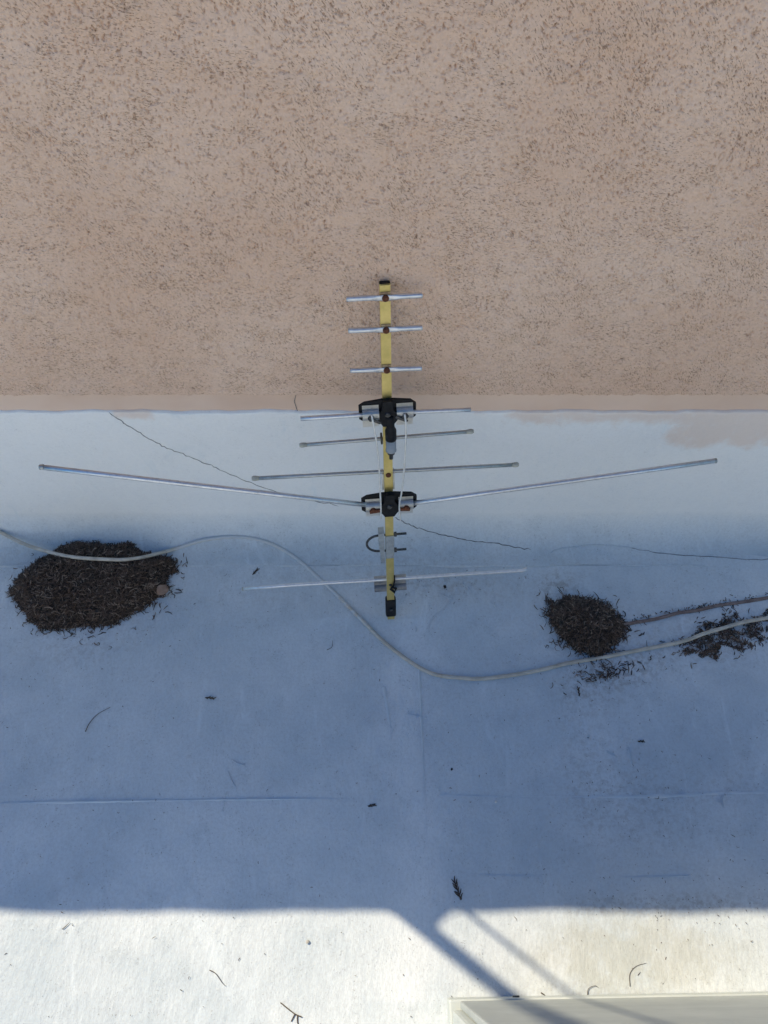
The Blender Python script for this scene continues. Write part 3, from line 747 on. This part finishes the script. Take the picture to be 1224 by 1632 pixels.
# ------------------------------------------------------------------ cables
def cable(name, label, pts, r, mat, paint=None, seg=10):
    P = spline(pts, 14); P = [p + np.array([0, .0010 * math.sin(i * .13) + .0006 * math.sin(i * .29 + 1), 0]) for i, p in enumerate(P)]
    v, f = tube_data(P, r, seg)
    n = len(P); pv = np.repeat([np.interp(i / (n - 1), *paint) if paint else 0 for i in range(n)], seg)
    o = npmesh(name, v, [q for q in f if len(q) == 4], mat, None, True, {'paint': pv}, quads=True)
    return tag(o, label, 'cable')
r_ = .0041
cp = [(-190, 770, 's'), (-90, 808, 's'), (-10, 841, 's'), (50, 871, .030), (110, 887, .046), (170, 892, .050), (225, 888, .040), (275, 876, 's'), (325, 861, 's'), (375, 855, 's'), (425, 863, 's'), (470, 889, 's'), (520, 932, 's'),
      (575, 986, 's'), (625, 1035, 's'), (685, 1073, 's'), (740, 1081, 's'), (800, 1079, 's'), (860, 1069, 's'), (920, 1055, 's'), (1000, 1040, 's'), (1085, 1023, .007), (1130, 1008, .013), (1170, 995, .013), (1224, 984, .013), (1330, 966, .012), (1500, 948, 's')]
pts = [surf(x, y, .0030 if 330 > x or x > 540 else -.0006) if z == 's' else at_z(x, y, z) for x, y, z in cp]
npt = len(cp) - 1
cable('coax_cable', 'long pale coaxial cable snaking over the floor and the large needle heap', pts, r_, M_CABLE,
      ([0, 6.6 / npt, 7.6 / npt, 10.5 / npt, 12 / npt, 15 / npt, 1], [0, 0, .85, .95, .62, .15, .1]))
pts = [at_z(x, y, z) for x, y, z in ((960, 998, .010), (992, 996, .004), (1030, 989, .003), (1075, 978, .003), (1110, 973, .003), (1160, 963, .003), (1224, 952, .003), (1330, 935, .003))]
cable('muddy_cable', 'thin mud-brown cable running from the small needle clump to the right edge', pts, .0040, M_MUD)
sprinkle('needle_litter', 'line of brown crumbs clinging to the mud-brown cable', 1130, 966, .10, .004, .16, 160, 8, (.003, .008))

# ------------------------------------------------------------------ twigs, hairs, crumbs
def twig(name, label, pp, r, mat=M_WOODY, cat='twig', z=.0022, taper=True):
    base = at_z(*pp[0]); P = spline([at_z(x, y, z) - base for x, y in pp], 6)
    rr = [r * (1 - .6 * i / (len(P) - 1)) if taper else r for i in range(len(P))]
    o = tube(name, P, rr, mat, None, 6); o.location = base; return tag(o, label, cat)
twig('curved_twig', 'long thin curved hair-like stem on the left of the blue shaded floor', [(136, 1166), (143, 1152), (156, 1138), (176, 1127)], .0010)
twig('curved_twig', 'short curved stem below the lower tip of the antenna', [(521, 1036), (529, 1031), (530, 1021)], .0007)
twig('curved_twig', 'thin curved stem on the sunlit floor left of centre', [(334, 1546), (344, 1552), (354, 1566), (360, 1572)], .0008)
twig('curved_twig', 'short straight stem in the sunlit corner at far left', [(99, 1481), (106, 1475), (111, 1470)], .0008)
twig('curved_twig', 'curled hook-shaped stem on the stained sunlit floor', [(1004, 1572), (1004, 1552), (1014, 1540), (1030, 1535)], .0006)
twig('curved_twig', 'small curled stem close in front of the metal cabinet', [(936, 1588), (938, 1576), (948, 1571), (954, 1574)], .0007)
twig('curved_twig', 'dark short stem beside the mast shadow near the cabinet', [(862, 1582), (868, 1586), (872, 1592)], .0010)
def sprig(name, label, px, py, s, rot, seed, tone=M_NEEDLE, n=9):
    rs = np.random.default_rng(seed); root = thing(name, label, 'sprig', tuple(at_z(px, py)))
    ca, sa = math.cos(rot), math.sin(rot)
    tube('stem', [(-s * .5 * ca, -s * .5 * sa, .0022), (0, .0006, .0026), (s * .5 * ca, s * .5 * sa, .0024)], [.0013, .0011, .0006], M_WOODY, root, 6)
    it = []
    for k in range(n):
        t = (k + .5) / n - .5; a = rot + (1 if k % 2 else -1) * rs.uniform(.35, .7); l = s * rs.uniform(.28, .42)
        x, y = t * s * ca + l * .45 * math.cos(a), t * s * sa + l * .45 * math.sin(a)
        it.append((x, y, .0030, a, .04, l, .0019, rs.normal(0, .3), rs.random() * .35))
    needles('leaflets', it, root, None); return root
sprig('dry_sprig', 'feathery dark sprig lying just inside the shadow edge', 729, 1419, .034, 1.9, 21, n=11)
sprig('dry_sprig', 'small brown sprig alone on the left shaded floor', 335, 1113, .020, -.1, 22, n=6)
sprig('dry_sprig', 'little dark sprig left of the antenna above the reflector rod', 407, 912, .018, .9, 23, n=7)
sprig('dry_sprig', 'tiny dark tuft in the middle of the shaded floor', 592, 1284, .014, .2, 24, n=7)
sprig('dry_sprig', 'small upright sprig below the scattered needles', 922, 1103, .018, 1.6, 25, n=6)
sprig('dry_sprig', 'tiny forked sprig between the mud-brown cable and the pale cable', 1022, 1012, .014, .4, 26, n=4)
sprig('dry_sprig', 'dark crumbly sprig low on the right of the shaded floor', 1021, 1182, .012, 0, 27, n=5)
tw = thing('forked_twig', 'pale forked twig on the sunlit floor at the bottom edge', 'twig', tuple(at_z(464, 1612)))
b0 = at_z(464, 1612)
for pp, nm in ((((447, 1598), (458, 1607), (470, 1616), (481, 1621)), 'stem'), (((470, 1616), (466, 1624), (464, 1628)), 'branch'), (((474, 1618), (474, 1628), (476, 1634)), 'branch')):
    tube(nm, spline([at_z(x, y, .0022) - b0 for x, y in pp], 5), .0009, M_WOODY, tw, 6)
# seeds and pebbles one can pick out
def crumb(px, py, s, label, mat=M_WOODY):
    bm = bmesh.new(); bmesh.ops.create_icosphere(bm, subdivisions=1, radius=s)
    for v in bm.verts: v.co *= random.uniform(.7, 1.2); v.co.z *= .6
    o = bm_obj('crumb', bm, mat); o.location = at_z(px, py, s * .5); return tag(o, label, 'crumb')
crumb(709, 935, .0042, 'round black seed to the right of the antenna reflector', M_BLACK)
crumb(490, 1501, .0036, 'grey crumb on the sunlit floor near the shadow edge', M_CEM)
crumb(672, 849, .0036, 'small grey pebble under the crack right of the clamp', M_CEM)
crumb(720, 1226, .0028, 'tiny dark seed in the centre of the shaded floor', M_BLACK)
crumb(790, 1278, .0030, 'tiny pale crumb on the shaded floor right of centre', M_WIRE)
# unnumbered grit
it = []
rs = np.random.default_rng(77)
for _ in range(700):
    p = at_z(rs.uniform(-200, 1424), rs.uniform(890, 1640))
    if rs.random() < .5:
        c = at_z(*[(640, 920), (950, 1090), (420, 890), (140, 1010), (1100, 1440), (1000, 1250)][rs.integers(6)]); p = c + np.array([rs.normal(0, .12), rs.normal(0, .05), 0])
        if p[1] > Y_FOOT - .01: continue
    it.append((p[0], p[1], .0022, rs.uniform(0, 6.28), 0, rs.gamma(1.6, .0011) + .0012, rs.uniform(.0005, .0012), rs.normal(0, .6), rs.random() * .6))
gr = needles('grit', it, None); tag(gr, 'fine dark grit and crumbs strewn over the white roof floor', 'grit')
